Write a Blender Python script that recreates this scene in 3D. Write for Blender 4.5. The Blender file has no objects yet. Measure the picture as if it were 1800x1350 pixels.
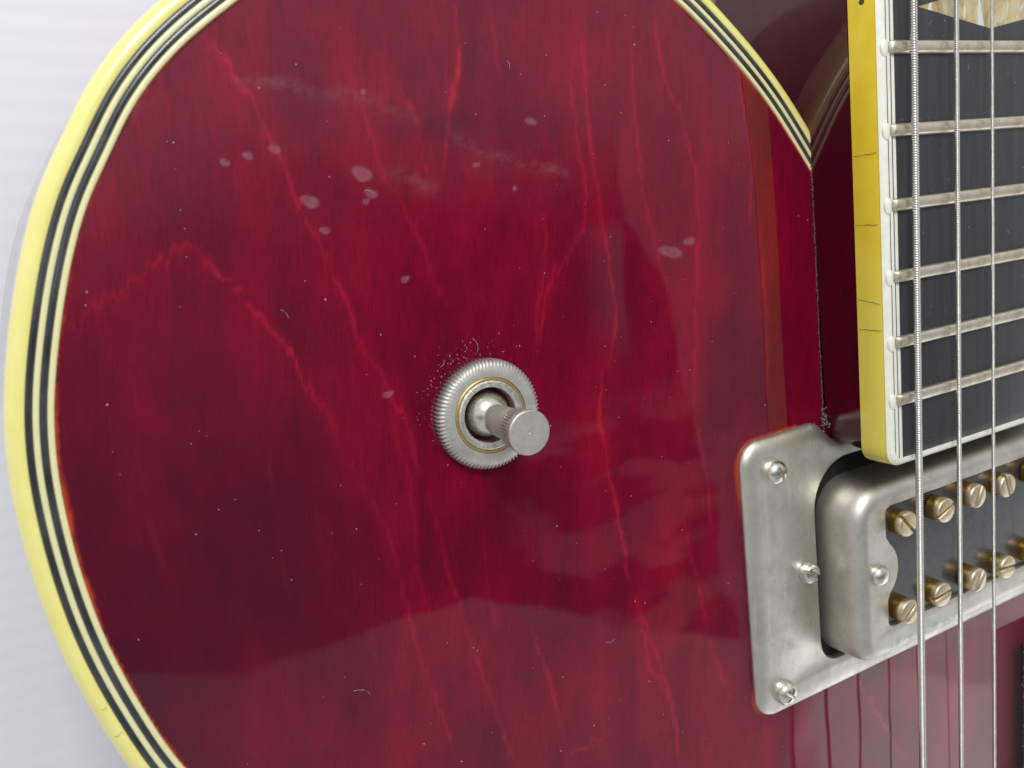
import bpy, bmesh, math, random
import numpy as np
from mathutils import Vector, Matrix
from mathutils.geometry import tessellate_polygon
random.seed(7); np.random.seed(7)
S = 0.01                      # all numbers below are centimetres; S turns them into metres
scene = bpy.context.scene
STREAKS=[(1.0, 0.7, [(0.707, 0.471), (0.827, 0.317), (0.977, 0.013), (1.25, -0.426), (1.534, -0.883), (1.811, -1.474), (2.004, -1.949), (2.113, -2.502)]), (0.5, 0.5, [(2.113, -2.502), (2.338, -3.14), (2.616, -4.08), (2.695, -5.001), (2.747, -5.85), (3.045, -7.313), (3.054, -7.916)]), (0.75, 0.8, [(1.171, 2.949), (1.419, 2.685), (1.646, 2.244), (1.893, 1.644), (2.072, 0.988), (2.258, 0.305), (2.464, -0.33), (2.626, -1.062), (2.888, -1.757), (3.12, -2.475), (3.22, -3.276)]), (0.45, 0.4, [(3.22, -3.276), (3.367, -4.117), (3.399, -4.859), (3.62, -5.973), (3.84, -7.24), (4.099, -8.379)]), (0.4, 0.5, [(2.96, 2.747), (3.153, 2.023), (3.263, 1.198), (3.637, 0.395), (3.797, -0.263), (4.051, -0.957)]), (0.5, 0.6, [(3.629, 2.526), (3.855, 1.849), (3.962, 1.152), (4.162, 1.044)]), (1.0, 1.0, [(4.688, 3.492), (4.671, 3.194), (4.639, 2.667), (4.461, 2.211), (4.323, 1.676), (4.162, 1.044)]), (0.5, 1.0, [(5.014, 2.041), (4.88, 1.73), (4.834, 2.047)]), (0.7, 0.9, [(6.664, 2.981), (6.667, 2.159), (6.682, 0.972), (6.738, 0.092), (6.816, -0.636), (6.821, -1.372), (6.532, -2.166)]), (1.1, 1.3, [(6.563, -1.89), (6.338, -2.603), (6.402, -3.775), (6.502, -4.901), (6.617, -5.969)]), (0.7, 0.9, [(6.617, -5.969), (6.77, -6.765), (6.857, -7.671), (7.275, -8.507), (7.277, -9.787)]), (0.6, 0.8, [(6.404, 2.493), (6.434, 1.497), (6.465, 0.642), (6.331, 0.044), (5.831, -0.514), (5.518, -1.0), (5.331, -1.681)]), (0.5, 0.8, [(8.099, 3.581), (8.142, 2.386), (8.471, 1.67), (8.661, 0.562), (8.453, -1.616), (8.26, -2.982), (8.384, -4.355), (8.458, -5.665)]), (0.4, 0.7, [(7.6, 2.986), (7.524, 1.794), (7.565, 0.645), (7.704, -0.187), (7.856, -0.953)]), (0.45, 0.5, [(-0.999, -0.674), (-0.749, -0.306), (-0.272, -0.034), (0.085, 0.195), (0.591, 0.484), (0.751, 0.453), (0.901, 0.166)]), (0.6, 0.9, [(4.628, -5.931), (4.819, -6.908), (5.058, -8.5)]), (0.7, 0.8, [(4.837, -8.49), (5.277, -8.551), (5.751, -8.445), (6.119, -8.322)]), (0.8, 0.9, [(6.652, -6.192), (6.829, -6.785), (7.097, -7.76), (7.27, -9.198), (7.289, -9.793)]), (0.9, 1.0, [(11.822, -9.529), (12.291, -10.37), (12.775, -11.385), (13.472, -12.389)]), (0.3, 0.5, [(4.226, -3.346), (4.4, -3.848), (5.11, -4.61)]), (0.3, 0.5, [(4.058, -4.219), (4.014, -5.242), (4.09, -6.14)]), (0.5, 0.6, [(5.578, 0.628), (5.698, 0.022), (5.491, -0.821), (5.21, -1.839)]), (0.4, 0.6, [(5.215, 3.506), (5.232, 2.972), (5.238, 2.35)]), (0.4, 0.6, [(9.675, 2.998), (9.817, 1.712), (9.866, 0.761), (9.744, -0.399)]), (0.5, 0.7, [(9.999, -0.029), (10.021, -1.439), (9.942, -3.313)]), (0.4, 0.6, [(1.186, -2.054), (1.127, -2.833), (1.085, -3.968), (1.097, -4.819)]), (0.4, 0.6, [(2.863, -1.918), (3.007, -3.223), (2.943, -4.535), (3.03, -5.482)]), (0.5, 0.9, [(7.819, -4.95), (8.007, -6.299), (8.214, -7.602), (8.623, -9.164)]), (0.4, 0.6, [(-0.34, -1.721), (-0.402, -2.747), (-0.339, -3.848)])]
SPOTS=[(2.987, 1.172, 0.134, 0.089, 25), (2.237, 0.865, 0.119, 0.073, 25), (3.073, 0.909, 0.088, 0.053, 25), (2.986, 0.81, 0.047, 0.038, 0), (2.371, 0.481, 0.067, 0.044, 20), (1.9, 1.559, 0.071, 0.049, 20), (1.556, 1.494, 0.063, 0.041, 20), (1.263, 1.428, 0.06, 0.041, 25), (5.656, 1.755, 0.096, 0.049, 15), (5.264, 0.802, 0.038, 0.032, 0), (4.687, 1.184, 0.054, 0.032, 0), (8.027, -0.436, 0.234, 0.084, 15), (8.421, -0.3, 0.12, 0.056, 0), (2.888, -1.865, 0.082, 0.04, -10), (3.17, 2.227, 0.031, 0.029, 0), (3.38, -0.3, 0.067, 0.039, -20)]
SMEAR=[(1.607, 2.415), (2.156, 2.349), (2.579, 2.256), (3.174, 2.154), (3.778, 1.89), (4.335, 1.637), (4.831, 1.375), (5.457, 1.177), (6.12, 0.992)]
CAM_ROT=[[0.8911638, 0.1841295, -0.4146365], [-0.1186737, 0.9767246, 0.1786773], [0.4378855, -0.1100243, 0.8922729]]
# ------------------------------------------------------------------ camera
cam_d = bpy.data.cameras.new('camera'); cam = bpy.data.objects.new('camera', cam_d)
scene.collection.objects.link(cam); scene.camera = cam
cam_d.sensor_width = 36.0; cam_d.lens = 36.0*1340/1800
cam_d.clip_start = 0.005; cam_d.clip_end = 20
m = Matrix(CAM_ROT).to_4x4(); m.translation = (0, 0, 10.4*S)
cam.matrix_world = m
cam_d.dof.use_dof = True; cam_d.dof.focus_distance = 0.125; cam_d.dof.aperture_fstop = 26

# ------------------------------------------------------------------ node helper
class NT:
    def __init__(s, tree): s.t = tree; s.n = tree.nodes; s.l = tree.links
    def put(s, sock, v):
        if isinstance(v, bpy.types.NodeSocket): s.l.new(v, sock)
        elif v is not None: sock.default_value = v
    def m(s, op, a, b=None, c=None, clamp=False):
        n = s.n.new('ShaderNodeMath'); n.operation = op; n.use_clamp = clamp
        s.put(n.inputs[0], a)
        if b is not None: s.put(n.inputs[1], b)
        if c is not None: s.put(n.inputs[2], c)
        return n.outputs[0]
    def ss(s, v, a, b, lo=0.0, hi=1.0):           # smoothstep
        n = s.n.new('ShaderNodeMapRange'); n.interpolation_type = 'SMOOTHSTEP'
        s.put(n.inputs[0], v)
        for i, x in zip((1, 2, 3, 4), (a, b, lo, hi)): s.put(n.inputs[i], x)
        return n.outputs[0]
    def mix(s, f, a, b, mode='MIX'):
        n = s.n.new('ShaderNodeMix'); n.data_type = 'RGBA'; n.blend_type = mode
        s.put(n.inputs[0], f)
        for i, x in ((6, a), (7, b)):
            s.put(n.inputs[i], x if isinstance(x, bpy.types.NodeSocket) else (*x[:3], 1))
        return n.outputs[2]
    def noise(s, vec, scale=1.0, detail=2.0, rough=.5, dist=0.0):
        n = s.n.new('ShaderNodeTexNoise'); s.put(n.inputs['Vector'], vec)
        n.inputs['Scale'].default_value = scale; n.inputs['Detail'].default_value = detail
        n.inputs['Roughness'].default_value = rough; n.inputs['Distortion'].default_value = dist
        return n.outputs['Fac']
    def vmul(s, v, xyz):
        n = s.n.new('ShaderNodeVectorMath'); n.operation = 'MULTIPLY'
        s.put(n.inputs[0], v); s.put(n.inputs[1], xyz); return n.outputs[0]
    def vadd(s, v, w):
        n = s.n.new('ShaderNodeVectorMath'); n.operation = 'ADD'
        s.put(n.inputs[0], v); s.put(n.inputs[1], w); return n.outputs[0]
    def obj(s):                                     # object coordinates in centimetres
        n = s.n.new('ShaderNodeTexCoord'); return s.vmul(n.outputs['Object'], (100, 100, 100))
    def sep(s, v):
        n = s.n.new('ShaderNodeSeparateXYZ'); s.put(n.inputs[0], v); return n.outputs
    def attr(s, name):
        n = s.n.new('ShaderNodeAttribute'); n.attribute_name = name; return n.outputs['Fac']
    def bump(s, h, dist, strength=1.0):
        n = s.n.new('ShaderNodeBump'); s.put(n.inputs['Height'], h)
        n.inputs['Distance'].default_value = dist*S; n.inputs['Strength'].default_value = strength
        return n.outputs[0]

# ------------------------------------------------------------------ world: room tones painted to be mirrored in the lacquer
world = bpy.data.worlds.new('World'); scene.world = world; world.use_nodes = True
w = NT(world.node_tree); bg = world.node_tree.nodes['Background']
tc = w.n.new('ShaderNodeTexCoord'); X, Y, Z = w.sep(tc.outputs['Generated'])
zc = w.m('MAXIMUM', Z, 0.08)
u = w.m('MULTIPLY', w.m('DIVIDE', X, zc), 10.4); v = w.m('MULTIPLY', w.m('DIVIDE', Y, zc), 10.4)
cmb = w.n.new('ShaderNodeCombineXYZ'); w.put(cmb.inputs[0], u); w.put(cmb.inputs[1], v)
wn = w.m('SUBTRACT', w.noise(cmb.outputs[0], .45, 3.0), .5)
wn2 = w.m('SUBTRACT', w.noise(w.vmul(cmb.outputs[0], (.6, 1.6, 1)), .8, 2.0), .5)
# dark shape painted into the world so the gloss mirrors a photographer leaning over
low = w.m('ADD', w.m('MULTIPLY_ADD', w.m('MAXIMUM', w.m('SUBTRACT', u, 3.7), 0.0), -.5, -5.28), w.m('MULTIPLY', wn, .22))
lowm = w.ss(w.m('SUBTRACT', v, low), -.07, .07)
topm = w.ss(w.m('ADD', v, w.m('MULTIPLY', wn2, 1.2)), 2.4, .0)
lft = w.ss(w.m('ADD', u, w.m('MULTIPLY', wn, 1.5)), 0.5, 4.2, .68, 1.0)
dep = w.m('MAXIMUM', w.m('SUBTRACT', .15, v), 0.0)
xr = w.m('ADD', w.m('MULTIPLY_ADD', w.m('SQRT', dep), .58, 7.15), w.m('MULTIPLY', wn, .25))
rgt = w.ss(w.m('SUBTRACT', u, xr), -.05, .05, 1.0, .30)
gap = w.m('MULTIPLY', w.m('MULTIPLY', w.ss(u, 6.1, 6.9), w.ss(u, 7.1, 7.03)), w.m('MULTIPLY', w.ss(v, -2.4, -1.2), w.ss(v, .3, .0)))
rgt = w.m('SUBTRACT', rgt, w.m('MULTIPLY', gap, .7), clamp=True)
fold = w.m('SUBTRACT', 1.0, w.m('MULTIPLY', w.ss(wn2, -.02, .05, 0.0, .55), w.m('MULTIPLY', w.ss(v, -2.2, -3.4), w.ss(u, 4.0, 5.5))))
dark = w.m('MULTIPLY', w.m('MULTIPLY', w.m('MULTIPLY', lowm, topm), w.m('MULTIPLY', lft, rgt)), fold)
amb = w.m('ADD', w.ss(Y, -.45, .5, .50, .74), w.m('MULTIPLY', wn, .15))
glow = w.m('MULTIPLY', w.ss(w.m('ADD', u, w.m('MULTIPLY', wn, .8)), 9.6, 11.2), w.ss(v, -6.8, -8.6)); amb = w.m('ADD', amb, w.m('MULTIPLY', glow, 1.2))  # bright patch painted in for the pale reflection at lower right
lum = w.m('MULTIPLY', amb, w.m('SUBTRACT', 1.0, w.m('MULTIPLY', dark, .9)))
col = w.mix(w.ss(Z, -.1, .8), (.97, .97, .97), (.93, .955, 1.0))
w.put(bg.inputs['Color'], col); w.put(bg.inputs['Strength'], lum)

# ------------------------------------------------------------------ lamp: a window beyond the neck
ld = bpy.data.lights.new('window_light', 'AREA'); ld.shape = 'RECTANGLE'; ld.size = .20; ld.size_y = .16
ld.energy = 1.7; ld.color = (1.0, .985, .96)
lo = bpy.data.objects.new('window_light', ld); scene.collection.objects.link(lo)
lo.location = (-.05, .32, .34)
lo.rotation_euler = (Vector((.06, -.03, 0))-Vector(lo.location)).to_track_quat('-Z', 'Y').to_euler()
scene.view_settings.view_transform = 'Standard'; scene.view_settings.look = 'None'
scene.view_settings.exposure = 0.0; scene.view_settings.gamma = 1.0
scene.render.engine = 'CYCLES'; scene.cycles.max_bounces = 10; scene.cycles.caustics_reflective = False
scene.render.resolution_x = 1024; scene.render.resolution_y = 768

# ------------------------------------------------------------------ materials
def mat(name): 
    m = bpy.data.materials.new(name); m.use_nodes = True
    nt = NT(m.node_tree); return m, nt, m.node_tree.nodes['Principled BSDF']
def setp(nt, p, **k):
    for a, b in k.items():
        key = a.replace('_', ' ')
        if isinstance(b, tuple) and len(b) == 3: b = (*b, 1)
        nt.put(p.inputs[key], b)
def lacquer(name, marked):
    m, t, p = mat(name); c = t.obj()
    xx_, yy_, zz_ = t.sep(c); cmb_ = t.n.new('ShaderNodeCombineXYZ'); t.put(cmb_.inputs[0], t.m('MULTIPLY_ADD', yy_, -.12, xx_)); t.put(cmb_.inputs[1], yy_); t.put(cmb_.inputs[2], zz_); c = cmb_.outputs[0]
    big = t.noise(c, .35, 2.0)
    band = t.noise(t.vmul(c, (1.3, .16, 1)), 1.0, 4.0, .6)
    fib = t.noise(t.vmul(c, (24, 2.2, 3)), 1.0, 3.0, .7)
    fine = t.noise(t.vmul(c, (70, 9, 5)), 1.0, 2.0, .7)
    f = t.m('ADD', t.m('MULTIPLY', band, .75), t.m('MULTIPLY', big, .6))
    f = t.m('ADD', f, t.m('MULTIPLY', t.m('SUBTRACT', fib, .5), .30))
    f = t.m('ADD', f, t.m('MULTIPLY', t.m('SUBTRACT', fine, .5), .26))
    cr = t.mix(t.ss(f, .30, 1.05), (.105, .0006, .014), (.285, .0010, .023))
    blot = t.ss(t.noise(t.vadd(t.vmul(c, (.55, .28, 1)), (3, 1, 0)), 1.0, 3.0, .55), .42, .68)
    cr = t.mix(t.m('MULTIPLY', blot, .55), cr, (.068, .0010, .018))
    pore = t.ss(t.noise(t.vmul(c, (34, 2.6, 3)), 1.0, 3.0, .75), .53, .66); cr = t.mix(t.m('MULTIPLY', pore, .42), cr, (.045, .0006, .010))
    lite = t.ss(t.noise(t.vadd(t.vmul(c, (30, 1.8, 3)), (7, 3, 1)), 1.0, 3.0, .75), .56, .72); cr = t.mix(t.m('MULTIPLY', lite, .30), cr, (.34, .003, .022))
    mot = t.ss(t.noise(t.vmul(c, (1.6, .9, 1)), 1.0, 5.0, .65), .40, .70); cr = t.mix(t.m('MULTIPLY', mot, .30), cr, (.075, .0008, .016))
    if not marked: cr = t.mix(.72, cr, (.022, .0004, .006))
    rough = .4; coatr = .02
    if marked:
        st = t.attr('streak'); jit = t.m('MULTIPLY_ADD', t.m('MULTIPLY', fib, fine), 3.2, .1)
        cr = t.mix(t.m('MULTIPLY', t.m('MULTIPLY', st, jit), .62, clamp=True), cr, (.58, .010, .040))
        cr = t.mix(t.attr('burst'), cr, (.050, .0018, .016))
        eo = t.attr('worn'); cr = t.mix(eo, cr, (.62, .075, .012))
        sm = t.m('MULTIPLY', t.attr('smear'), t.ss(t.noise(t.vmul(c, (2, 3, 1)), 1.5, 5.0, .7), .35, .62))
        cr = t.mix(t.m('MULTIPLY', sm, .065, clamp=True), cr, (.45, .36, .38))
        sp = t.m('MULTIPLY', t.attr('spot'), t.m('MULTIPLY_ADD', t.noise(c, 9, 3), .9, .35)); cr = t.mix(t.m('MULTIPLY', sp, .26), cr, (.50, .36, .42))
        coatr = t.m('MULTIPLY_ADD', t.m('MAXIMUM', sm, sp), .25, .018)
    setp(t, p, Base_Color=cr, Roughness=rough, Coat_Weight=1.0, Coat_Roughness=coatr, Coat_IOR=1.42 if marked else 1.6, Specular_IOR_Level=.05)
    t.put(p.inputs['Coat Normal'], t.bump(t.noise(c, .5, 1.0), .009))
    return m
def plastic(name, col, rough=.35, coat=.6, var=.06, col2=None, scale=6.0, relief=0.0):
    m, t, p = mat(name); c = t.obj()
    n = t.noise(c, scale, 4.0, .6)
    cc = t.mix(t.ss(n, .3, .7), tuple(x*(1-var) for x in col), col2 or tuple(min(1, x*(1+var)) for x in col))
    setp(t, p, Base_Color=cc, Roughness=rough, Coat_Weight=coat, Coat_Roughness=.08)
    if relief: t.put(p.inputs['Normal'], t.bump(t.noise(c, scale*3, 3.0), relief))
    return m
def metal(name, col, rough, col2=None, scale=2.5, spread=.12, relief=.002, tarnish=None, met=1.0, fine=14.0, streaky=False):
    m, t, p = mat(name); c = t.obj()
    n = t.noise(c, scale, 5.0, .65); n2 = t.noise(c, scale*fine/2.5, 3.0, .7)
    cc = t.mix(t.ss(n, .35, .7), col, col2 or tuple(x*.85 for x in col))
    cc = t.mix(t.m('MULTIPLY', t.ss(n2, .55, .75), .35), cc, tuple(x*.55 for x in col))
    if streaky:
        sk = t.ss(t.noise(t.vmul(c, (3.2, .45, 1)), 1.0, 5.0, .7), .52, .66); cc = t.mix(t.m('MULTIPLY', sk, .30), cc, (.50, .47, .44))
        sk2 = t.ss(t.noise(t.vadd(t.vmul(c, (7, .3, 1)), (9, 2, 0)), 1.0, 2.0, .5), .60, .66); cc = t.mix(t.m('MULTIPLY', sk2, .22), cc, (.95, .94, .90))
    if tarnish:
        tn = t.ss(t.noise(t.vadd(c, (13, 5, 2)), scale*.6, 5.0, .7), .56, .68)
        cc = t.mix(t.m('MULTIPLY', tn, .55), cc, tarnish)
    rr = t.m('ADD', t.m('MULTIPLY_ADD', n, spread, rough), t.m('MULTIPLY', n2, spread))
    setp(t, p, Base_Color=cc, Metallic=met, Roughness=rr)
    t.put(p.inputs['Normal'], t.bump(n2, relief))
    return m
M = {}
M['top'] = lacquer('red_stained_maple', True); M['wood'] = lacquer('red_stained_side', False)
M['yellow'] = plastic('aged_yellow_binding', (.88, .81, .25), .3, .8, .015, (.90, .84, .30), 1.5)
M['cream'] = plastic('cream_ply', (.80, .77, .42), .35, .6, .02)
M['black'] = plastic('black_ply', (.020, .021, .024), .3, .7, .3)
M['board_yellow'] = plastic('amber_board_binding', (.86, .66, .03), .35, .5, .04, (.90, .70, .05), 2)
M['black'] = plastic('black_ply', (.018, .019, .022), .3, .7, .3, (.055, .06, .07), 1.1)
M['white'] = plastic('overlit_top_binding', (.86, .85, .72), .4, .4, .04, (.90, .90, .82), 5)  # overexposed look of the yellow binding's top, put into the colour
M['endcream'] = plastic('cream_end_binding', (.72, .68, .45), .4, .4, .08)
M['nickel'] = metal('worn_nickel', (.78, .76, .68), .25, (.60, .58, .51), 1.1, .22, .0015, (.40, .37, .30), streaky=True)
M['cover'] = metal('nickel_cover', (.74, .72, .645), .33, (.60, .58, .52), 1.1, .16, .0012, (.46, .43, .38))
M['satin'] = metal('satin_nickel', (.61, .595, .55), .42, (.50, .485, .44), 7, .1, .003, met=.85)
M['shiny'] = metal('bright_nickel', (.86, .84, .78), .16, (.60, .57, .48), 6, .1, .001)
M['bushing'] = metal('pitted_steel', (.70, .70, .66), .30, (.46, .46, .43), 18, .2, .006)
M['gold'] = metal('exposed_brass', (.72, .52, .20), .28, (.60, .42, .16), 8, .15, .002)
M['brass'] = metal('gold_plated_screw', (.84, .53, .11), .22, (.62, .36, .07), 9, .15, .002)
M['brassface'] = metal('worn_gold_screw_face', (.86, .76, .56), .26, (.72, .58, .32), 9, .15, .002)
M['fret'] = metal('fret_wire', (.80, .73, .58), .28, (.66, .58, .47), 7, .12, .001)
M['wire'] = metal('string_wire', (.70, .69, .65), .24, (.60, .59, .56), 9, .06, .0005)
M['bobbin'] = plastic('black_bobbin', (.030, .030, .034), .35, .45, .3)
M['hole'] = plastic('dark_cavity', (.004, .004, .004), .9, 0, .1)
M['guard'] = plastic('black_pickguard', (.010, .010, .014), .15, 1.0, .2)
M['dust'] = plastic('pale_dust', (.50, .42, .43), .9, 0, .1)
M['grime'] = plastic('purple_grime', (.10, .055, .085), .5, .4, .5, (.30, .2, .25), 30)
m_ = M['cover']; t = NT(m_.node_tree); p = m_.node_tree.nodes['Principled BSDF']; c = t.obj(); xx, yy, zz = t.sep(c)
dd_ = t.m('SQRT', t.m('ADD', t.m('POWER', t.m('DIVIDE', t.m('SUBTRACT', xx, 12.9), 1.3), 2), t.m('POWER', t.m('DIVIDE', t.m('ADD', yy, 8.50), .20), 2)))
gm = t.m('MULTIPLY', t.ss(t.m('ADD', dd_, t.m('MULTIPLY', t.m('SUBTRACT', t.noise(c, 2, 3), .5), 1.2)), 1.1, .4), t.ss(t.noise(c, 7, 4, .7), .38, .58))
old = p.inputs['Base Color'].links[0].from_socket; t.put(p.inputs['Base Color'], t.mix(t.m('MULTIPLY', gm, .65), old, (.30, .46, .32)))
t.put(p.inputs['Metallic'], t.m('SUBTRACT', 1.0, t.m('MULTIPLY', gm, .7)))
m_ = M['board_yellow']; t = NT(m_.node_tree); p = m_.node_tree.nodes['Principled BSDF']; c = t.obj(); xx, yy, zz = t.sep(c)
old = p.inputs['Base Color'].links[0].from_socket
t.put(p.inputs['Base Color'], t.mix(t.ss(t.m('ADD', yy, t.m('MULTIPLY', t.noise(c, .7, 2), 1.5)), 1.6, -2.6), old, (.88, .80, .13)))
for nm in ('brass', 'brassface'):        # no two screws are plated and worn alike
    m_ = M[nm]; t = NT(m_.node_tree); p = m_.node_tree.nodes['Principled BSDF']; oi = t.n.new('ShaderNodeObjectInfo').outputs['Random']
    old = p.inputs['Base Color'].links[0].from_socket
    t.put(p.inputs['Base Color'], t.mix(t.m('MULTIPLY', oi, .55), old, (.70, .62, .48) if nm == 'brassface' else (.55, .33, .08)))
# ebony
m, t, p = mat('ebony'); c = t.obj()
g1 = t.noise(t.vmul(c, (14, .9, 3)), 1.0, 4.0, .65); g2 = t.noise(c, .9, 2.0)
setp(t, p, Base_Color=t.mix(t.ss(g1, .35, .7), (.026, .026, .029), (.036, .035, .039)),
     Roughness=t.m('MULTIPLY_ADD', g2, .2, .33), Specular_IOR_Level=.62)
t.put(p.inputs['Normal'], t.bump(g1, .002)); M['ebony'] = m
# pearl
m, t, p = mat('mother_of_pearl'); c = t.obj()
q = t.noise(t.vmul(c, (1.7, 1.0, 1)), 1.0, 2.0, .5, 1.6); q2 = t.noise(t.vadd(t.vmul(c, (2.8, 1.3, 1)), (4, 4, 4)), 1.0, 1.0, .5, 2.0)
cc = t.mix(t.ss(q, .35, .65), (.42, .28, .08), (.66, .55, .30)); cc = t.mix(t.ss(q2, .60, .66), cc, (.75, .80, .72))
cc = t.mix(t.ss(q2, .35, .3), cc, (.30, .36, .30))
setp(t, p, Base_Color=cc, Roughness=.25, Coat_Weight=.6, Metallic=.25); M['pearl'] = m
# backdrop
m, t, p = mat('white_backdrop'); c = t.obj(); xx, yy, zz = t.sep(c)
rib = t.m('SINE', t.m('MULTIPLY', t.m('ADD', t.m('ADD', yy, t.m('MULTIPLY', xx, .03)), t.m('MULTIPLY', t.noise(c, .25, 2), .35)), 17.0))
setp(t, p, Base_Color=t.mix(t.noise(c, .8, 3), (.80, .80, .86), (.84, .84, .895)), Roughness=.6)
t.put(p.inputs['Normal'], t.bump(rib, .0014)); M['paper'] = m

# ------------------------------------------------------------------ object helpers
def link(name, verts, faces, material, smooth=40):
    me = bpy.data.meshes.new(name)
    me.from_pydata([(v[0]*S, v[1]*S, v[2]*S) for v in verts], [], faces); me.update()
    return fin(name, me, material, smooth)
def fin(name, me, material, smooth=40):
    o = bpy.data.objects.new(name, me); scene.collection.objects.link(o)
    me.materials.append(M[material])
    if smooth:
        me.polygons.foreach_set('use_smooth', [True]*len(me.polygons))
        if smooth < 180: me.set_sharp_from_angle(angle=math.radians(smooth))
    return o
def bm_link(name, bm, material, smooth=40):
    bmesh.ops.scale(bm, vec=(S, S, S), verts=bm.verts)
    bmesh.ops.recalc_face_normals(bm, faces=bm.faces)
    me = bpy.data.meshes.new(name); bm.to_mesh(me); bm.free()
    return fin(name, me, material, smooth)
root = bpy.data.objects.new('electric_guitar', None); scene.collection.objects.link(root)
ROOT = Vector((14.4*S, -8*S, -4.6*S)); root.location = ROOT
root['label'] = 'glossy wine red hollow guitar body with yellow multi-ply binding, toggle switch and metal neck pickup'
root['category'] = 'electric guitar'
def part(o, parent=None, label=None, kind=None):
    """hang a part under the guitar (its mesh is in scene space) or a sub-part under a part"""
    if parent is None: o.parent = root; o.location = Vector(o.location)-ROOT
    else: o.parent = parent
    if label: o['label'] = label
    if kind: o['kind'] = kind
    return o
def catmull(pts, n=8):
    P = [np.array(p, float) for p in pts]; P = [2*P[0]-P[1]]+P+[2*P[-1]-P[-2]]; out = []
    for i in range(1, len(P)-2):
        for k in range(n):
            s = k/n; a, b, c, d = P[i-1:i+3]
            out.append(.5*((2*b)+(-a+c)*s+(2*a-5*b+4*c-d)*s*s+(-a+3*b-3*c+d)*s**3))
    out.append(P[-2]); return np.array(out)
def resample(c, step):
    d = np.r_[0, np.cumsum(np.hypot(*np.diff(c, axis=0).T))]; n = int(d[-1]/step)
    s = np.linspace(0, d[-1], n+1); return np.c_[np.interp(s, d, c[:, 0]), np.interp(s, d, c[:, 1])]
def normals(c):
    t = np.gradient(c, axis=0); t /= np.linalg.norm(t, axis=1)[:, None]; return np.c_[-t[:, 1], t[:, 0]]
def sweep(curve, nrm, prof, name, material, smooth=50, closed=False):
    """prof: (offset, z[, dx, dy]) rows swept along the plan curve"""
    verts = []; faces = []; k = len(prof); N = len(curve)
    for p, n in zip(curve, nrm):
        for q in prof:
            dx, dy = (q[2], q[3]) if len(q) > 2 else (0, 0)
            verts.append((p[0]+n[0]*q[0]+dx, p[1]+n[1]*q[0]+dy, q[1]))
    for i in range(N-1+closed):
        for j in range(k-1):
            a = i*k+j; b = ((i+1) % N)*k+j; faces.append((a, a+1, b+1, b))
    return link(name, verts, faces, material, smooth)
def lathe_bm(prof, seg=48, mod=None, cap=True, at=(0, 0, 0)):
    bm = bmesh.new(); rings = []
    for j, (r, z) in enumerate(prof):
        if r < 1e-6: rings.append([bm.verts.new((at[0], at[1], at[2]+z))]*seg); continue
        ring = []
        for i in range(seg):
            a = 2*math.pi*i/seg; rr = r+(mod(i, j) if mod else 0)
            ring.append(bm.verts.new((at[0]+rr*math.cos(a), at[1]+rr*math.sin(a), at[2]+z)))
        rings.append(ring)
    for A, B in zip(rings, rings[1:]):
        for i in range(seg):
            k = (i+1) % seg; vs = []
            for q in (A[i], A[k], B[k], B[i]):
                if q not in vs: vs.append(q)
            if len(vs) > 2:
                try: bm.faces.new(vs)
                except ValueError: pass
    return bm
def rounded(pts, rad, seg=8):
    """polygon with rounded corners; rad a number or one per corner"""
    out = []; n = len(pts)
    for i in range(n):
        p = np.array(pts[i], float); a = np.array(pts[i-1], float); b = np.array(pts[(i+1) % n], float)
        r = rad[i] if hasattr(rad, '__len__') else rad
        u = (a-p)/np.linalg.norm(a-p); v = (b-p)/np.linalg.norm(b-p)
        ang = math.acos(max(-1, min(1, u@v))); d = r/math.tan(ang/2)
        if r < 1e-4: out.append(tuple(p)); continue
        p0 = p+u*d; p1 = p+v*d; c = p+(u+v)/np.linalg.norm(u+v)*r/math.sin(ang/2)
        a0 = math.atan2(*(p0-c)[::-1]); a1 = math.atan2(*(p1-c)[::-1])
        da = (a1-a0+math.pi) % (2*math.pi)-math.pi
        for k in range(seg+1): out.append((c[0]+r*math.cos(a0+da*k/seg), c[1]+r*math.sin(a0+da*k/seg)))
    return out
def inset(loop, d):
    """loop is counter-clockwise; moves it inwards by d"""
    c = np.array(loop); t1 = c-np.roll(c, 1, 0); t2 = np.roll(c, -1, 0)-c
    t1 /= np.linalg.norm(t1, axis=1)[:, None]+1e-12; t2 /= np.linalg.norm(t2, axis=1)[:, None]+1e-12
    n = np.c_[-(t1+t2)[:, 1], (t1+t2)[:, 0]]; L = np.linalg.norm(n, axis=1); n /= L[:, None]
    return c+n*d/np.maximum(L/2, .35)[:, None]
def plate_bm(outer, prof, inner=None, iprof=None, bm=None):
    """pressed plate: outer profile rows (inset, z) rising to the top, optional hole with its own rows going down"""
    bm = bm or bmesh.new(); rows = []
    for d, z in prof: rows.append([bm.verts.new((x, y, z)) for x, y in inset(outer, d)])
    n = len(outer)
    for A, B in zip(rows, rows[1:]):
        for i in range(n): bm.faces.new((A[i], A[(i+1) % n], B[(i+1) % n], B[i]))
    loops = [rows[-1]]
    if inner is not None:
        irows = [[bm.verts.new((x, y, z)) for x, y in inset(inner, -d)] for d, z in iprof]; k = len(inner)
        for A, B in zip(irows, irows[1:]):
            for i in range(k): bm.faces.new((A[i], B[i], B[(i+1) % k], A[(i+1) % k]))
        loops.append(irows[0][::-1])
    flat = [v_ for l_ in loops for v_ in l_]
    for tri in tessellate_polygon([[v_.co for v_ in l_] for l_ in loops]):
        try: bm.faces.new([flat[q_] for q_ in tri])
        except ValueError: pass
    return bm
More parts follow.
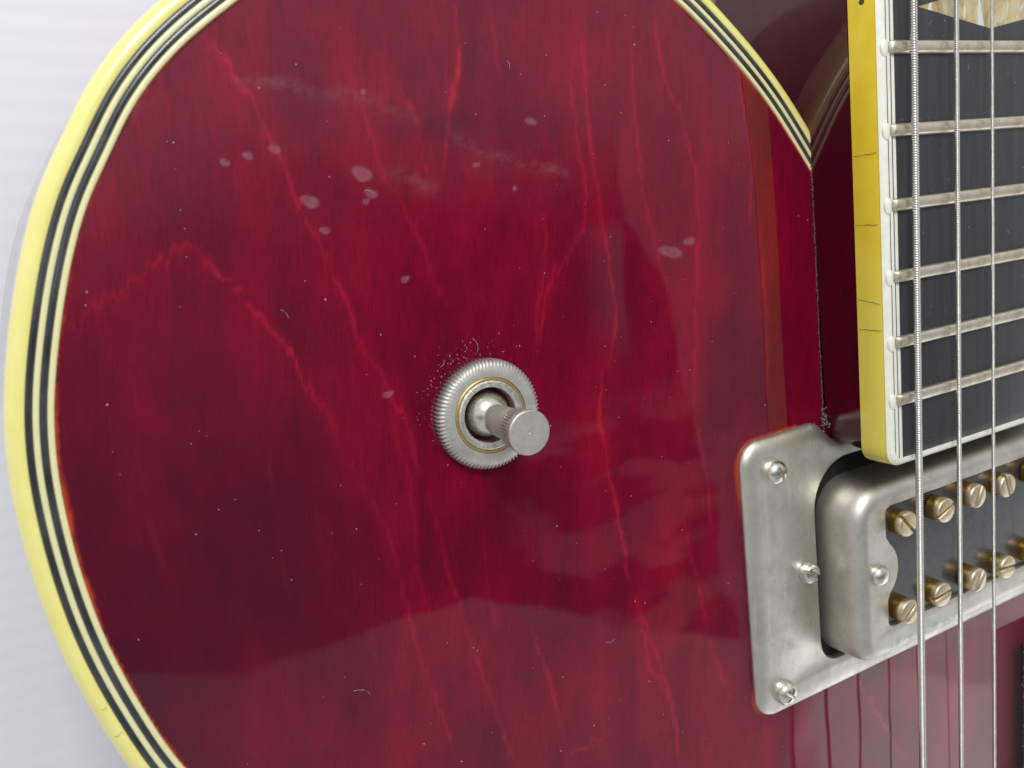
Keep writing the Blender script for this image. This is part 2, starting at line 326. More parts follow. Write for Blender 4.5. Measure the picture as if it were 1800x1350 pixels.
def tube_bm(bm, pts, r, seg=6):
    rows = []
    for i, p in enumerate(pts):
        t = (Vector(pts[min(i+1, len(pts)-1)])-Vector(pts[max(i-1, 0)])).normalized()
        a = t.orthogonal().normalized(); b = t.cross(a)
        rows.append([bm.verts.new(Vector(p)+r*(a*math.cos(k*2*math.pi/seg)+b*math.sin(k*2*math.pi/seg))) for k in range(seg)])
    for A, B in zip(rows, rows[1:]):
        for k in range(seg): bm.faces.new((A[k], A[(k+1) % seg], B[(k+1) % seg], B[k]))
def box_bm(x0, x1, y0, y1, z0, z1, bm=None):
    bm = bm or bmesh.new()
    v = [bm.verts.new((x, y, z)) for z in (z0, z1) for x, y in ((x0, y0), (x1, y0), (x1, y1), (x0, y1))]
    for f in ((3, 2, 1, 0), (4, 5, 6, 7), (0, 1, 5, 4), (1, 2, 6, 5), (2, 3, 7, 6), (3, 0, 4, 7)): bm.faces.new([v[i] for i in f])
    return bm
def dup(o, loc, rotz, parent):
    c = o.copy(); scene.collection.objects.link(c); c.parent = parent
    c.location = Vector(loc)*S; c.rotation_euler = (0, 0, rotz); return c

# ------------------------------------------------------------------ setting
o = link('backdrop', [(-120, -120, -4.75), (150, -120, -4.75), (150, 120, -4.75), (-120, 120, -4.75)], [(0, 1, 2, 3)], 'paper', 0)
o['kind'] = 'structure'

# ------------------------------------------------------------------ body outline (inner edge of the binding), clockwise seen from above
OUT = [(1.6, -17), (1.7, -14), (1.55, -12), (1.15, -10), (.55, -8.5), (-.10, -7.35), (-.64, -6.25), (-.96, -5.2), (-1.17, -4.2), (-1.265, -3.2), (-1.265, -2.2),
       (-1.19, -1.5), (-1.06, -.9), (-.84, -.16), (-.61, .48), (-.33, 1.09), (-.02, 1.57), (.27, 2.03), (.60, 2.43), (1.09, 2.88), (1.77, 3.36),
       (2.7, 3.95), (3.9, 4.45), (5.2, 4.62), (6.6, 4.45), (7.7, 4.02), (8.53, 3.50), (8.97, 3.17), (9.74, 2.50), (10.30, 1.93), (10.72, 1.42), (11.28, .66), (11.75, -.02)]
curve = resample(catmull(OUT, 10), .08); K_ = np.exp(-(np.arange(-9, 10)/4.2)**2/1.0); K_ /= K_.sum()
pad = np.vstack([np.repeat(curve[:1], 9, 0), curve, np.repeat(curve[-1:], 9, 0)])
curve = np.c_[np.convolve(pad[:, 0], K_, 'valid'), np.convolve(pad[:, 1], K_, 'valid')]; curve[-12:] = curve[-13]+(curve[-13]-curve[-14])*np.arange(1, 13)[:, None]; nrm = normals(curve)

def dist_poly(px, py, pts, need_side=False):
    best = np.full(px.shape, 1e9); side = np.zeros(px.shape); arc = np.zeros(px.shape); acc = 0
    for (ax, ay), (bx, by) in zip(pts[:-1], pts[1:]):
        dx, dy = bx-ax, by-ay; L2 = dx*dx+dy*dy
        t = np.clip(((px-ax)*dx+(py-ay)*dy)/L2, 0, 1); qx = px-ax-t*dx; qy = py-ay-t*dy; d = np.hypot(qx, qy)
        k = d < best; best = np.where(k, d, best)
        side = np.where(k, dx*(py-ay)-dy*(px-ax), side); arc = np.where(k, acc+t*math.sqrt(L2), arc); acc += math.sqrt(L2)
    return best, side, arc

# ------------------------------------------------------------------ carved top: a fine sheet carrying the figure of the wood as attributes
gx = np.r_[np.arange(-2.0, 14.0, .029), np.arange(14.0, 26, .2)]
gy = np.r_[np.arange(-20, -13.5, .2), np.arange(-13.5, 5.6, .029)]
GX, GY = np.meshgrid(gx, gy); sh = GX.shape; px = GX.ravel(); py = GY.ravel()
cc = curve[::3]
d, side, _ = dist_poly(px, py, cc); sgn = np.where(side < 0, d, -d)       # positive inside
px2 = px.copy(); py2 = py.copy()
z = -.045*np.clip(1-sgn/1.2, 0, 1.4)**2
z = np.where(px > 9.5, z*np.clip((11.3-px)/1.8, 0, 1), z)
def wob(x, s): return np.sin(x*3.1+s)*.5+np.sin(x*7.7+s*2.3)*.3+np.sin(x*17.3+s*.7)*.2
streak = np.zeros(px.shape); FT = np.arange(-5, 20, .045); FR = np.random.randn(len(FT)).clip(-2, 2)
for k, (st, gl, pts) in enumerate(STREAKS):
    pts = catmull(pts, 5); lo_ = pts.min(0)-1.0; hi_ = pts.max(0)+1.0
    idx = np.where((px > lo_[0]) & (px < hi_[0]) & (py > lo_[1]) & (py < hi_[1]))[0]
    if not len(idx): continue
    fx = px[idx]-.12*py[idx]; fibre = np.interp(fx, FT, FR)
    x = px[idx]+.018*wob(py[idx]*2.2, k)+.03*wob(py[idx]*.9, k*2); y = py[idx]+.075*fibre
    dd, sd, arc = dist_poly(x, y, pts)
    tot = np.sum(np.hypot(*np.diff(pts, axis=0).T)); end = np.clip(np.minimum(arc, tot-arc)/.5, .0, 1)
    vary = .65+.35*wob(y*1.3, k*5)
    onside = np.where(sd > 0, .05, .22)*gl*(.7+.5*wob(y*.8, k))
    wid = .016+.013*(1+wob(y*1.9, k*3))
    val = st*vary*end*((.85*np.exp(-(dd/wid)**2))+.30*np.exp(-dd/np.maximum(onside*1.3, .03)))
    streak[idx] = np.maximum(streak[idx], val)
spot = np.zeros(px.shape)
for sx, sy, a, b, r in SPOTS:
    r = math.radians(r); idx = np.where(np.hypot(px-sx, py-sy) < .5)[0]
    x = px[idx]-sx; y = py[idx]-sy; xr = x*math.cos(r)-y*math.sin(r); yr = x*math.sin(r)+y*math.cos(r)
    q = np.hypot(xr/a, yr/b)+.08*np.sin(3*np.arctan2(yr, xr)+sx)
    spot[idx] = np.maximum(spot[idx], np.clip((1.22-q)/.45, 0, 1)*(.72+.28*np.exp(-((q-.9)/.2)**2)))
sm_, _, arc = dist_poly(px, py, catmull(SMEAR, 4))
smear = np.exp(-(sm_/.085)**2)*(.55+.3*np.sin(arc*1.9)+.2*np.sin(arc*4.3))+.30*np.exp(-sm_/.22)*(arc > .2)
smear = np.maximum(smear, 1.0*np.exp(-(((px-3.70)/.36)**2+((py-1.02+.35*(px-3.7))/.15)**2)**1.4))
smear = np.maximum(smear, .8*np.exp(-(((px-.10)/.42)**2+((py-1.93-.55*(px-.1))/.05)**2)))
worn = np.clip(1-sgn/np.maximum(.018+.022*wob(py*1.7, 2)+.04*np.exp(-((py+2.2)/.9)**2)+.02*np.exp(-((py+3.4)/.7)**2), .012), 0, 1)*(sgn < .3)*(.55+.45*wob(py*2, 5)+.3)
worn = np.clip(worn, 0, 1)
burst = .75*np.exp(-np.clip(sgn, 0, 9)/1.5)*np.clip((.3-py)/1.5, 0, 1)+.8*np.exp(-((px-.9)/1.5)**2-((py+3.4)/2.0)**2)+.4*np.exp(-((px-4.5)/1.6)**2-((py+4.4)/.7)**2)+.6*np.exp(-((px-4.3)/.8)**2-((py-1.75)/.22)**2)
burst = np.clip(burst*(.8+.35*wob(px*.9+py*.2, 1)*wob(py*.5, 3)), 0, .85)
RING = [(9.12, -4.03), (11.0, -3.98), (11.42, -4.42), (17.5, -4.42), (17.9, -4.02), (19.85, -4.03), (19.85, -9.56), (9.12, -9.56)]
RING_R = [.46, .36, .3, .12, .4, .46, .46, .46]
ring_loop = rounded(RING, RING_R, 8)[::-1]          # counter-clockwise
rd, _, _ = dist_poly(px, py, ring_loop+[ring_loop[0]])
rim = np.clip(1-(rd-.01)/(.05+.05*np.exp(-((py+4.6)/.45)**2)), 0, 1)*(px < 9.8)*np.clip(.8*np.exp(-((py+4.5)/.7)**2)+.12*(wob(py*2, 1) > .3)+.9*np.exp(-((py+9.3)/.3)**2), 0, 1)
rim2 = np.clip(1-rd/.06, 0, 1)*(py > -4.3)*(px < 10.6)*.8
worn = np.maximum(worn, np.maximum(rim, rim2))
keep = (sgn > -.12).reshape(sh); keep |= (GX > 11.3) & (GY < .6)
keep &= ~((GX > 11.6) & (GY > .6))
ny, nx = sh; ids = np.arange(ny*nx).reshape(sh)
kf = keep[:-1, :-1] & keep[1:, :-1] & keep[:-1, 1:] & keep[1:, 1:]
q = np.stack([ids[:-1, :-1][kf], ids[:-1, 1:][kf], ids[1:, 1:][kf], ids[1:, :-1][kf]], 1)
used = np.unique(q); remap = np.zeros(ny*nx, int); remap[used] = np.arange(len(used)); q = remap[q]
me = bpy.data.meshes.new('body_top'); me.vertices.add(len(used))
me.vertices.foreach_set('co', (np.c_[px, py, z][used]*S).astype(np.float32).ravel())
me.loops.add(q.size); me.loops.foreach_set('vertex_index', q.ravel().astype(np.int32))
me.polygons.add(len(q)); me.polygons.foreach_set('loop_start', np.arange(0, q.size, 4, dtype=np.int32))
me.update(calc_edges=True); me.validate()
for nme, arr in (('streak', streak), ('spot', spot), ('smear', smear), ('worn', worn), ('burst', burst)):
    at = me.attributes.new(nme, 'FLOAT', 'POINT'); at.data.foreach_set('value', np.clip(arr[used], 0, 1.5).astype(np.float32))
body = part(fin('body_top', me, 'top', 180))

# body side, slanting out a little to the back, and the back rim
n_end = int(np.argmax(curve[:, 0] > 11.28)) if (curve[:, 0] > 11.28).any() else len(curve)
part(sweep(curve, nrm, [(.40, -.05), (.505, -.30), (.535, -.62), (.54, -2.5, -.30, .10), (.53, -4.5, -.62, .2), (.3, -4.6, -.62, .2)], 'body_side', 'wood'))
# ------------------------------------------------------------------ binding plies
def ply(a, b, name, material):
    return part(sweep(curve, nrm, [(a+.002, -.06), (a+.002, -.004), (a+.010, .006), ((a+b)/2, .010), (b-.010, .006), (b-.002, -.004), (b-.002, -.06)], name, material, 60))
ply(0, .074, 'cream_binding', 'cream'); ply(.074, .150, 'black_binding', 'black'); ply(.150, .224, 'cream_binding', 'cream'); ply(.224, .300, 'black_binding', 'black')
part(sweep(curve, nrm, [(.300, -.06), (.300, -.002), (.312, .010), (.36, .012), (.41, .004), (.455, -.025), (.50, -.075), (.530, -.15), (.545, -.26), (.550, -.40), (.550, -.60), (.50, -.62)], 'outer_binding', 'yellow', 80), None, 'wide yellow outer strip with a rounded edge')

for yk, wid_ in ((-5.42, .10), (-6.05, .16), (-6.02, .12), (-5.0, .06)):
    i_ = int(np.argmin(np.abs(curve[:, 1]-yk)+10*(curve[:, 0] > 3))); bm = bmesh.new()
    tube_bm(bm, [tuple(curve[i_]+nrm[i_]*(.33+wid_*q_/3)+np.array((0, .012*math.sin(q_*2+yk))))+(.012-.006*max(0, q_-2),) for q_ in range(4)], .0028, 5)
    part(bm_link('crack', bm, 'grime'))
# ------------------------------------------------------------------ neck and heel
prof = rounded([(-3.9, .02), (-3.9, .885), (14, .885), (14, -1.2), (5.4, -1.6), (3.4, -2.6), (2.6, -4.6), (.2, -4.6), (.2, .02)][::-1], [.01, .01, .3, 1.2, 1.0, .3, .01, .01, .10], 6)
bm = bmesh.new(); secs = [(11.36, -.10), (11.315, -.04), (11.30, 0), (17.6, 0)]
rows = [[bm.verts.new((x, y, zz)) for y, zz in inset(prof, -dd_)] for x, dd_ in secs]; nn = len(prof)
for A, B in zip(rows, rows[1:]):
    for i in range(nn): bm.faces.new((A[i], A[(i+1) % nn], B[(i+1) % nn], B[i]))
bm.free()
bm = bmesh.new(); L_ = [bm.verts.new((11.30, y, zz)) for y, zz in prof]; R_ = [bm.verts.new((17.6, y, zz)) for y, zz in prof]
bm.faces.new(L_); bm.faces.new(R_[::-1])
for i in range(nn): bm.faces.new((L_[i], R_[i], R_[(i+1) % nn], L_[(i+1) % nn]))
bmesh.ops.triangulate(bm, faces=[f for f in bm.faces if len(f.verts) > 4])
neck = part(bm_link('neck', bm, 'wood', 35))

nl = ccw0 = rounded([(17.6, -3.899), (11.30, -3.899), (11.30, -4.58), (17.6, -4.58)], [0, 0, .42, 0], 10)
bm = bmesh.new(); lo_r = [bm.verts.new((x+.16*max(0, -y-4.0)/.5*(x < 12), y, .0)) for x, y in nl]; hi_r = [bm.verts.new((x, y, .884)) for x, y in nl]
for i in range(len(nl)):
    k = (i+1) % len(nl); bm.faces.new((lo_r[i], lo_r[k], hi_r[k], hi_r[i]))
bm.faces.new(hi_r); part(bm_link('neck_tongue', bm, 'wood', 50), neck)
# ------------------------------------------------------------------ fretboard
def edgeX(y): return 11.245+(y+4.68)*.0085           # left edge drifts with the taper of the neck
ZT = 1.48
def slab(loop, z0, z1, bev=.01): return plate_bm(loop, [(0, z0), (0, z1-bev), (bev*.4, z1-bev*.3), (bev, z1)])
top_y = 14.0
fb = rounded([(edgeX(-4.56)+.125, -4.56), (17.5, -4.56), (17.4, top_y), (edgeX(top_y)+.125, top_y)], [.2, .2, 0, 0], 6)
fretboard = part(bm_link('fretboard', slab(fb, .89, ZT), 'ebony', 30))
# amber side strip, wraps the corner
sl = [(17.55, -4.67)]+[(x, y) for x, y in rounded([(17.55, -4.67), (edgeX(-4.67), -4.67), (edgeX(top_y), top_y)], [0, .30, 0], 10)[1:-1]]+[(edgeX(top_y), top_y)]
sl = resample(np.array(sl), .12); sn = normals(sl)   # direction: right to left then up; normal points out of the board?
cen = np.array((14.4, 0.)); 
if ((sl[0]+sn[0]*.1-cen)**2).sum() < ((sl[0]-cen)**2).sum(): sn = -sn
cut = int(np.argmax(sl[:, 0] < 11.75))
part(sweep(sl[cut:], sn[cut:], [(-.02, .89), (0, .90), (.006, 1.1), (0, 1.38), (-.015, 1.425)], 'side_binding', 'board_yellow', 60), fretboard, 'amber yellow side strip with fine cracks')
part(sweep(sl, sn, [(0, 1.425), (-.020, 1.445), (-.05, 1.475), (-.085, ZT+.006), (-.142, ZT+.006), (-.144, ZT-.02)], 'edge_binding', 'white', 70), fretboard)
part(sweep(sl[:cut+4], sn[:cut+4], [(-.02, .89), (-.005, .90), (-.004, 1.1), (-.005, 1.424)], 'end_binding', 'endcream', 60), fretboard)
bm = bmesh.new()
def strip(x0, x1, y0, y1, z, name, material):
    v = []
    for y in (y0, y1):
        e = edgeX(y); v += [(e+x0, y, ZT-.01), (e+x0, y, z), (e+x1, y, z), (e+x1, y, ZT-.01)]
    return part(link(name, v, [(0, 1, 5, 4), (1, 2, 6, 5), (2, 3, 7, 6), (0, 3, 2, 1)], material, 0), fretboard)
strip(.140, .166, -4.54, top_y, ZT+.003, 'black_line', 'black'); strip(.166, .236, -4.54, top_y, ZT+.005, 'white_line', 'white')
strip(.236, .262, -4.54, top_y, ZT+.003, 'black_line', 'black'); strip(.262, .335, -4.54, top_y, ZT+.005, 'white_line', 'white')
# cracks across the amber strip: thin dark hairlines lying in its face
for cy, w_, tilt in ((.77, .10, .0), (-.38, .10, -.01), (-1.67, .11, -.03), (-2.20, .13, .0)):
    bm = bmesh.new()
    pts_ = [(edgeX(cy)-.0045-.001*k, cy+tilt*k/3+.006*math.sin(k*2+cy), .93+k*.065) for k in range(8)]
    tube_bm(bm, pts_, .0035, 5); part(bm_link('crack', bm, 'grime'), fretboard)
# side dot near the top
bm = lathe_bm([(0, .006), (.05, .006), (.055, -.02)], 16); o = bm_link('side_dot', bm, 'black'); o.rotation_euler = (0, -math.pi/2, 0)
o.location = (( edgeX(3.1)-.002)*S, 3.17*S, 1.18*S); part(o, fretboard)
# frets
FY = [2.39, 1.09, -.115, -1.31, -2.44, -3.46, 3.77]
half = .105; H_ = .085
crown = [(-half, 0), (-half*.97, H_*.45), (-half*.82, H_*.84), (-half*.58, H_), (half*.58, H_), (half*.82, H_*.84), (half*.97, H_*.45), (half, 0)]
verts = []; ends = [(0, .15), (.025, .65), (.06, .95), (.10, 1), (5.75, 1)]
for x, s_ in ends:
    for yy_, zz_ in crown: verts.append((x, yy_*(.75+.25*s_), zz_*s_))
K = len(crown); faces = [tuple(range(K))]
for i in range(len(ends)-1):
    for j in range(K-1): faces.append((i*K+j, (i+1)*K+j, (i+1)*K+j+1, i*K+j+1))
fret0 = link('fret', verts, faces, 'fret', 60); fret0.parent = fretboard
nb = bmesh.new(); bmesh.ops.create_uvsphere(nb, u_segments=20, v_segments=12, radius=1)
bmesh.ops.scale(nb, vec=(.085, .15, .045), verts=nb.verts); nib0 = bm_link('binding_nib', nb, 'white', 180); nib0.parent = fretboard
for k, fy in enumerate(FY):
    e = edgeX(fy)
    f_ = fret0 if k == 0 else dup(fret0, (0, 0, 0), 0, fretboard); f_.location = Vector((e+.20, fy, ZT))*S
    b_ = nib0 if k == 0 else dup(nib0, (0, 0, 0), 0, fretboard); b_.location = Vector((e+.115, fy-.01, ZT-.004))*S
# pearl diamond
part(bm_link('diamond_inlay', slab([(12.25, 3.02), (14.13, 2.70), (16.0, 3.02), (14.13, 3.42)], ZT-.01, ZT+.004, .002), 'pearl', 0), fretboard)

# ------------------------------------------------------------------ strings
def string(x_top, x_bot, r, pitch, z_, name='string', label=None):
    y0, y1 = -16.0, 10.0; dx = (x_bot-x_top)/(-14.0)
    xs = lambda y: x_bot+(y+10.9)*dx
    if pitch:
        ns = 4; seg = 14; n = int((y1-y0)/pitch*ns)
        ii = np.arange(n+1)[:, None]; aa = np.arange(seg)[None, :]*2*np.pi/seg
        y = y0+ii*pitch/ns+pitch*np.arange(seg)[None, :]/seg
        prof = np.array([-.25, .62, 1, .62])[np.arange(n+1) % ns][:, None]
        rr = r-pitch*.42*(1-prof)
        X_ = xs(y)+rr*np.cos(aa); Z_ = z_+rr*np.sin(aa)
        V = np.stack([X_, y+0*aa, Z_], -1).reshape(-1, 3)
        F = []; i0 = np.arange(n)[:, None]*seg; j = np.arange(seg)[None, :]; j1 = (j+1) % seg
        # the last column joins the first one winding further on
        a = (i0+j); b = (i0+seg+j); c2 = np.where(j1 == 0, i0+seg+ns*seg, i0+seg+j1); d2 = np.where(j1 == 0, i0+ns*seg, i0+j1)
        Q = np.stack([a, b, c2, d2], -1).reshape(-1, 4); Q = Q[(Q < len(V)).all(1)]
        me = bpy.data.meshes.new(name); me.vertices.add(len(V)); me.vertices.foreach_set('co', (V*S).astype(np.float32).ravel())
        me.loops.add(Q.size); me.loops.foreach_set('vertex_index', Q.ravel().astype(np.int32))
        me.polygons.add(len(Q)); me.polygons.foreach_set('loop_start', np.arange(0, Q.size, 4, dtype=np.int32)); me.update(calc_edges=True)
        o = fin(name, me, 'wire', 180)
    else:
        bm = bmesh.new(); tube_bm(bm, [(xs(y0), y0, z_), (xs(y1), y1, z_)], r, 12); o = bm_link(name, bm, 'wire', 180)
    return part(o, None, label)
ZS = 1.66
string(11.90, 11.665, .064, .041, ZS, label='thickest wound string')
string(12.955, 12.80, .045, .030, ZS, label='middle wound string'); string(13.89, 13.84, .032, .022, ZS, label='thinnest wound string in view')
string(14.93, 14.92, .022, 0, ZS-.01); string(15.9, 16.0, .018, 0, ZS-.01); string(16.9, 17.1, .014, 0, ZS-.01)

# ------------------------------------------------------------------ toggle switch
SX, SY = 4.335, -2.44
teeth = 84; prf = [(.44, .0), (.80, .0), (.818, .015), (.818, .13), (.800, .175), (.752, .212), (.738, .221), (.60, .225), (.575, .222), (.565, .19), (.565, .10)]
amp = [0, 0, .022, .022, .022, .007, 0, 0, 0, 0, 0]
nut = bm_link('knurled_nut', lathe_bm(prf, teeth*6, lambda i, j: amp[j]*(abs(((i % 6)/6)*2-1)*2-1)), 'satin', 50)
def place(o, x, y, z, parent=None, rz=0, **k):
    o.location = (x*S, y*S, z*S); o.rotation_euler = (0, 0, rz); return part(o, parent, **k)
bush = bm_link('toggle_switch', lathe_bm([(.555, .0), (.555, .15), (.535, .19), (.525, .215), (.515, .232), (.50, .238), (.485, .230), (.475, .210), (.455, .20), (.432, .198), (.420, .19), (.415, .08), (.405, -.3)], 64), 'bushing', 40)
place(bush, SX, SY, 0, None, label='three way switch with knurled nut and upright metal tip')
sub = lambda o: part(o, bush)
sub(nut); sub(bm_link('brass_collar', lathe_bm([(.528, .10), (.528, .205), (.535, .218), (.555, .221), (.567, .212), (.567, .1)], 64), 'gold', 40))
sub(bm_link('switch_cavity', lathe_bm([(.42, -.1), (.3, -.13), (0, -.15)], 40), 'hole'))
prb = [(.352*math.cos(a), .02+.352*math.sin(a)) for a in np.linspace(-.8, 1.08, 18)]+[(.160, .345), (.155, .37), (.155, .56)]
sub(bm_link('lever_ball', lathe_bm(prb, 48), 'shiny', 50))
kn = 40; tp = [(0, .40), (.15, .40), (.205, .41), (.225, .44), (.236, .70), (.250, .93), (.256, 1.0), (.262, 1.01), (.274, 1.25), (.275, 1.27), (.292, 1.285), (.309, 1.30), (.315, 1.36), (.311, 1.385), (.298, 1.395), (.275, 1.392), (.10, 1.388), (.022, 1.386), (0, 1.350)]
ka = [0]*7+[.018, .018]+[0]*10
tip = bm_link('lever_tip', lathe_bm(tp, kn*4, lambda i, j: ka[j]*(1 if i % 4 < 2 else -1)), 'satin', 35); sub(tip)
tip.rotation_euler = (0, 0, 0); tip.location = (.012*S, -.035*S, 0); tip.rotation_euler = (math.radians(1.5), math.radians(.5), 0)

# ------------------------------------------------------------------ neck pickup
def ccw(l): 
    a = np.array(l); s_ = np.sum(a[:, 0]*np.roll(a[:, 1], -1)-np.roll(a[:, 0], -1)*a[:, 1]); return list(map(tuple, a if s_ > 0 else a[::-1]))
CX0, CX1, CY0, CY1 = 10.98, 18.05, -8.80, -5.20
win = ccw(rounded([(10.78, -8.93), (18.2, -8.93), (18.2, -4.76), (10.78, -4.76)], [.50, .50, .95, .95], 8))
ring = part(bm_link('pickup_ring', plate_bm(ccw(ring_loop), [(.03, -.02), (0, .0), (.0, .05), (.02, .085), (.06, .125), (.12, .152), (.20, .170), (.28, .176), (.33, .177)],
        win, [(.02, .177), (.005, .165), (0, .14), (0, -.05)]), 'nickel', 60))
part(bm_link('ring_well', box_bm(10.6, 18.4, -9.1, -4.62, -.02, .012), 'hole', 0), ring)
# cover with its shaped window
def arcp(cx, cy, r, a0, a1, n): return [(cx+r*math.cos(a0+(a1-a0)*k/n), cy+r*math.sin(a0+(a1-a0)*k/n)) for k in range(n+1)]
al = math.asin(.64/.66); cxl = 11.39; 
left = [(11.76, -5.78), (11.76, -6.26)]+arcp(cxl+.02, -6.90, .66, .82, -.82, 14)+[(11.76, -7.54), (11.76, -8.02)]
left = [(11.90, -5.66), (11.80, -5.70)]+left+[(11.80, -8.08), (11.90, -8.12)]
right = [(29.0-x, y) for x, y in left][::-1]
window = ccw(left+right)
couter = ccw(rounded([(CX0, CY0), (CX1, CY0), (CX1, CY1), (CX0, CY1)], [.50, .50, .72, .72], 9))
cover = part(bm_link('pickup_cover', plate_bm(couter, [(-.02, -.02), (-.01, .30), (0, .55), (.012, .66), (.038, .76), (.08, .84), (.135, .895), (.20, .93), (.26, .946), (.30, .95), (.33, .95)],
        window, [(.015, .95), (.004, .944), (0, .93), (0, .84)]), 'cover', 60))
part(bm_link('bobbin_plate', box_bm(11.62, 17.35, -8.25, -5.52, .6, .868), 'bobbin', 0), cover)
# pole screw: threaded neck, washer shoulder and slotted head
bm = lathe_bm([(.12, 0), (.12, .14), (.135, .145), (.135, .19), (.20, .195), (.238, .205), (.247, .22), (.247, .385), (0, .385)], 36)
pole0 = bm_link('pole_screw', bm, 'brass', 40); pole0.parent = cover
bm = bmesh.new(); sw = .030
for s_ in (1, -1):
    r_ = .247; a0 = math.asin(sw/r_); lp = [(r_*math.cos(a), s_*r_*math.sin(a)) for a in np.linspace(a0, math.pi-a0, 20)]; lp = ccw(lp)
    plate_bm(lp, [(0, .385), (0, .47), (.010, .492), (.03, .505), (.06, .512)], bm=bm)
face0 = bm_link('screw_face', bm, 'brassface', 50)
random.seed(3)
ang1 = [-.85, .35, 1.05, -1.25, .4, .1]; ang2 = [.62, .1, .9, -.1, .3, 1.2]
k = 0
for row, (yy_, zz_, an) in enumerate(((-6.03, .66, ang1), (-7.80, .66, ang2))):
    for i in range(6):
        loc = (12.16-.05*row+1.01*i, yy_+(.02*((i*7) % 3-1)), zz_+.03*((i*5+row) % 3-1))
        if k == 0: pole0.location = Vector(loc)*S; pole0.rotation_euler = (0, 0, an[i]); face0.parent = None
        else: dup(pole0, loc, an[i], cover)
        # the face lies on the screw; kept beside it so that no piece is nested deeper than a sub-part
        if k == 0: face0.parent = cover; face0.location = Vector(loc)*S; face0.rotation_euler = (0, 0, an[i])
        else: dup(face0, loc, an[i], cover)
        k += 1
# rivet on the cover
o = bm_link('rivet', lathe_bm([(.205, 0), (.205, .035), (.185, .085), (.14, .125), (.075, .147), (0, .152)], 36), 'shiny', 60)
o.location = Vector((11.52, -6.95, .95))*S; part(o, cover)
# ring screws: domed cross-head screws, cut with a boolean
def cross_screw():
    dome = lathe_bm([(0, -.05), (.23, -.05), (.238, .0), (.232, .06), (.205, .12), (.15, .165), (.075, .187), (0, .19)], 40)
    bmesh.ops.recalc_face_normals(dome, faces=dome.faces)
    a = bm_link('ring_screw', dome, 'shiny', 40)
    cut_ = bmesh.new(); box_bm(-.145, .145, -.032, .032, .075, .3, cut_)
    b = bm_link('cut', cut_, 'shiny', 0)
    cut2 = bmesh.new(); box_bm(-.032, .032, -.145, .145, .070, .31, cut2); b2 = bm_link('cut2', cut2, 'shiny', 0)
    for q_ in (b, b2):
        md = a.modifiers.new('b', 'BOOLEAN'); md.object = q_; md.operation = 'DIFFERENCE'; md.solver = 'EXACT'
    dg = bpy.context.evaluated_depsgraph_get(); me = bpy.data.meshes.new_from_object(a.evaluated_get(dg))
    a.modifiers.clear(); a.data = me
    for q_ in (b, b2): bpy.data.objects.remove(q_)
    return a
sc0 = cross_screw()
for i, (x, y, rz) in enumerate(((9.82, -4.66, .35), (9.74, -9.10, .9), (19.2, -4.66, 0), (19.2, -9.1, .4))):
    if i == 0: sc0.parent = ring; sc0.location = Vector((x, y, .185))*S; sc0.rotation_euler = (0, 0, rz)
    else: dup(sc0, (x, y, .185), rz, ring)
bm = lathe_bm([(0, 0), (.20, 0), (.207, .05), (.20, .10), (0, .10)], 32)
for s_ in (1, -1):
    r_ = .20; a0 = math.asin(.022/r_); lp = ccw([(r_*math.cos(a), s_*r_*math.sin(a)) for a in np.linspace(a0, math.pi-a0, 18)])
    plate_bm(lp, [(0, .10), (.005, .14), (.03, .175), (.06, .19), (.085, .195)], bm=bm)
o = bm_link('height_screw', bm, 'shiny', 45); o.location = Vector((10.48, -6.83, .18))*S; o.rotation_euler = (0, 0, -.55); part(o, ring)

# ------------------------------------------------------------------ pickguard
g_ = part(bm_link('pickguard', slab([(17.0, -30), (19.6, -30), (19.6, -10.6), (17.0, -10.6)][::1], .30, .385, .012), 'guard', 30))

# ------------------------------------------------------------------ dust, lint and grime
def specks(name, pts, material, parent=None, hair=()):
    bm = bmesh.new()
    for x, y, zz_, r in pts:
        mtx = Matrix.Translation((x, y, zz_)) @ Matrix.Rotation(random.uniform(0, 3), 4, 'Z') @ Matrix.Diagonal((r*random.uniform(.7, 1.9), r*random.uniform(.6, 1.1), r*.6, 1))
        bmesh.ops.create_icosphere(bm, subdivisions=1, radius=1, matrix=mtx)
    for pts_, r in hair: tube_bm(bm, pts_, r, 5)
    o = bm_link(name, bm, material, 180); return part(o, parent, kind='stuff')
random.seed(11); P_ = []
def ok(x, y): return x < 9.0 or (y > -3.9 and x < 11.2) or (y < -9.8 and x < 16.6)
ins = lambda x, y: dist_poly(np.array([x]), np.array([y]), cc)
while len(P_) < 180:
    x = random.uniform(-1, 16); y = random.uniform(-11, 3.3)
    if x < 1.5 or y > 0:
        a_, b_, _c = ins(x, y)
        if b_[0] > 0 or a_[0] < .05: continue
    if ok(x, y) and math.hypot(x-SX, y-SY) > .87: P_.append((x, y, .006, random.choice((.0045, .005, .006, .007, .010))))
for k in range(130):      # cluster above and left of the nut
    a = random.gauss(2.0, .65); r = .86+abs(random.gauss(0, .17)); P_.append((SX+r*math.cos(a), SY+r*math.sin(a), .004, random.choice((.0025, .003, .004, .0075))))
hair = []
for hx, hy, ln, an in ((4.33, -1.50, .22, 1.1), (3.72, -1.62, .12, .2), (1.95, -6.2, .28, 1.9), (6.0, -6.8, .16, -.7), (3.1, .9, .12, 2), (1.7, -.6, .14, 1.4), (5.4, 2.5, .12, 1.2)):
    hair.append(([(hx+ln*t_*math.cos(an+t_*.7), hy+ln*t_*math.sin(an+t_*.7), .008+.01*math.sin(t_*3)) for t_ in (0, .25, .5, .75, 1)], .0024))
specks('dust', P_, 'dust', None, hair)
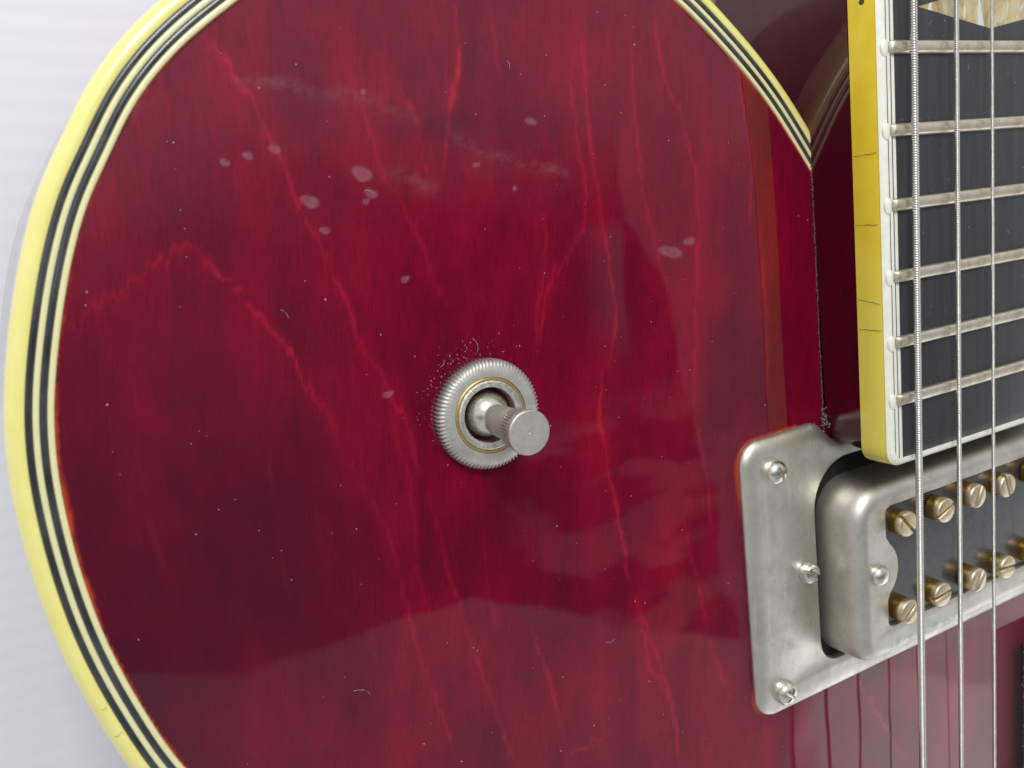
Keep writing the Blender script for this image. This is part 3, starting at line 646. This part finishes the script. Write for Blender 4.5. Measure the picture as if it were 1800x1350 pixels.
# dust on the fretboard and bobbin
P_ = [(random.uniform(11.7, 16.5), random.uniform(-4.5, 3.6), ZT+.003, random.choice((.004, .005, .008))) for k in range(150)]
for fy in FY[:6]:
    P_ += [(random.uniform(11.7, 14), fy+random.choice((-1, 1))*random.uniform(.11, .2), ZT+.003, random.uniform(.003, .006)) for k in range(28)]
hr = []
for hx, hy, ln, an, cv in ((13.25, -1.95, .16, 1.2, 5.5), (15.0, 1.0, .2, -.4, 2), (13.5, 2.0, .12, 1.0, 1), (12.9, .2, .10, -.8, 3), (13.0, -2.2, .08, 1.3, 2), (14.6, -.9, .13, .3, 4), (12.5, 2.75, .1, .2, 1)):
    x_, y_, q_ = hx, hy, []
    for t_ in range(9): q_.append((x_, y_, ZT+.006)); x_ += ln/8*math.cos(an+cv*t_/8); y_ += ln/8*math.sin(an+cv*t_/8)
    hr.append((q_, .0022))
specks('fretboard_dust', P_, 'dust', fretboard, hr)
P_ = [(random.uniform(11.8, 17), random.uniform(-8.1, -5.7), .871, random.uniform(.003, .008)) for k in range(130)]
specks('bobbin_dust', P_, 'dust', cover)
P_ = [(random.uniform(16.97, 17.12), random.uniform(-14, -10.7), random.uniform(.30, .39), random.uniform(.004, .012)) for k in range(120)]
specks('pickguard_dust', P_, 'dust', g_)
# seam between top and neck: a wavy bead of grime with pale dust
P_ = []; y = .78
while y > -4.02:
    y -= random.uniform(.008, .022); P_.append((11.285+random.gauss(0, .007), y, .01+random.uniform(0, .02), random.uniform(.006, .013)))
for k in range(70): P_.append((11.24+random.gauss(0, .05), -3.98+random.gauss(0, .10), .04+random.uniform(0, .10), random.uniform(.008, .024)))
specks('seam_grime', P_, 'grime')
P_ = [(11.275+random.gauss(0, .02), random.choice((random.uniform(-4.1, .7), random.gauss(-3.9, .15), random.gauss(.5, .2))), .03, random.uniform(.003, .006)) for k in range(80)]
P_ += [(9.4+1.7*random.random(), -4.02+random.gauss(0, .02), .03, random.uniform(.004, .010)) for k in range(50)]
specks('seam_dust', P_, 'dust')
print('verts body', len(used))
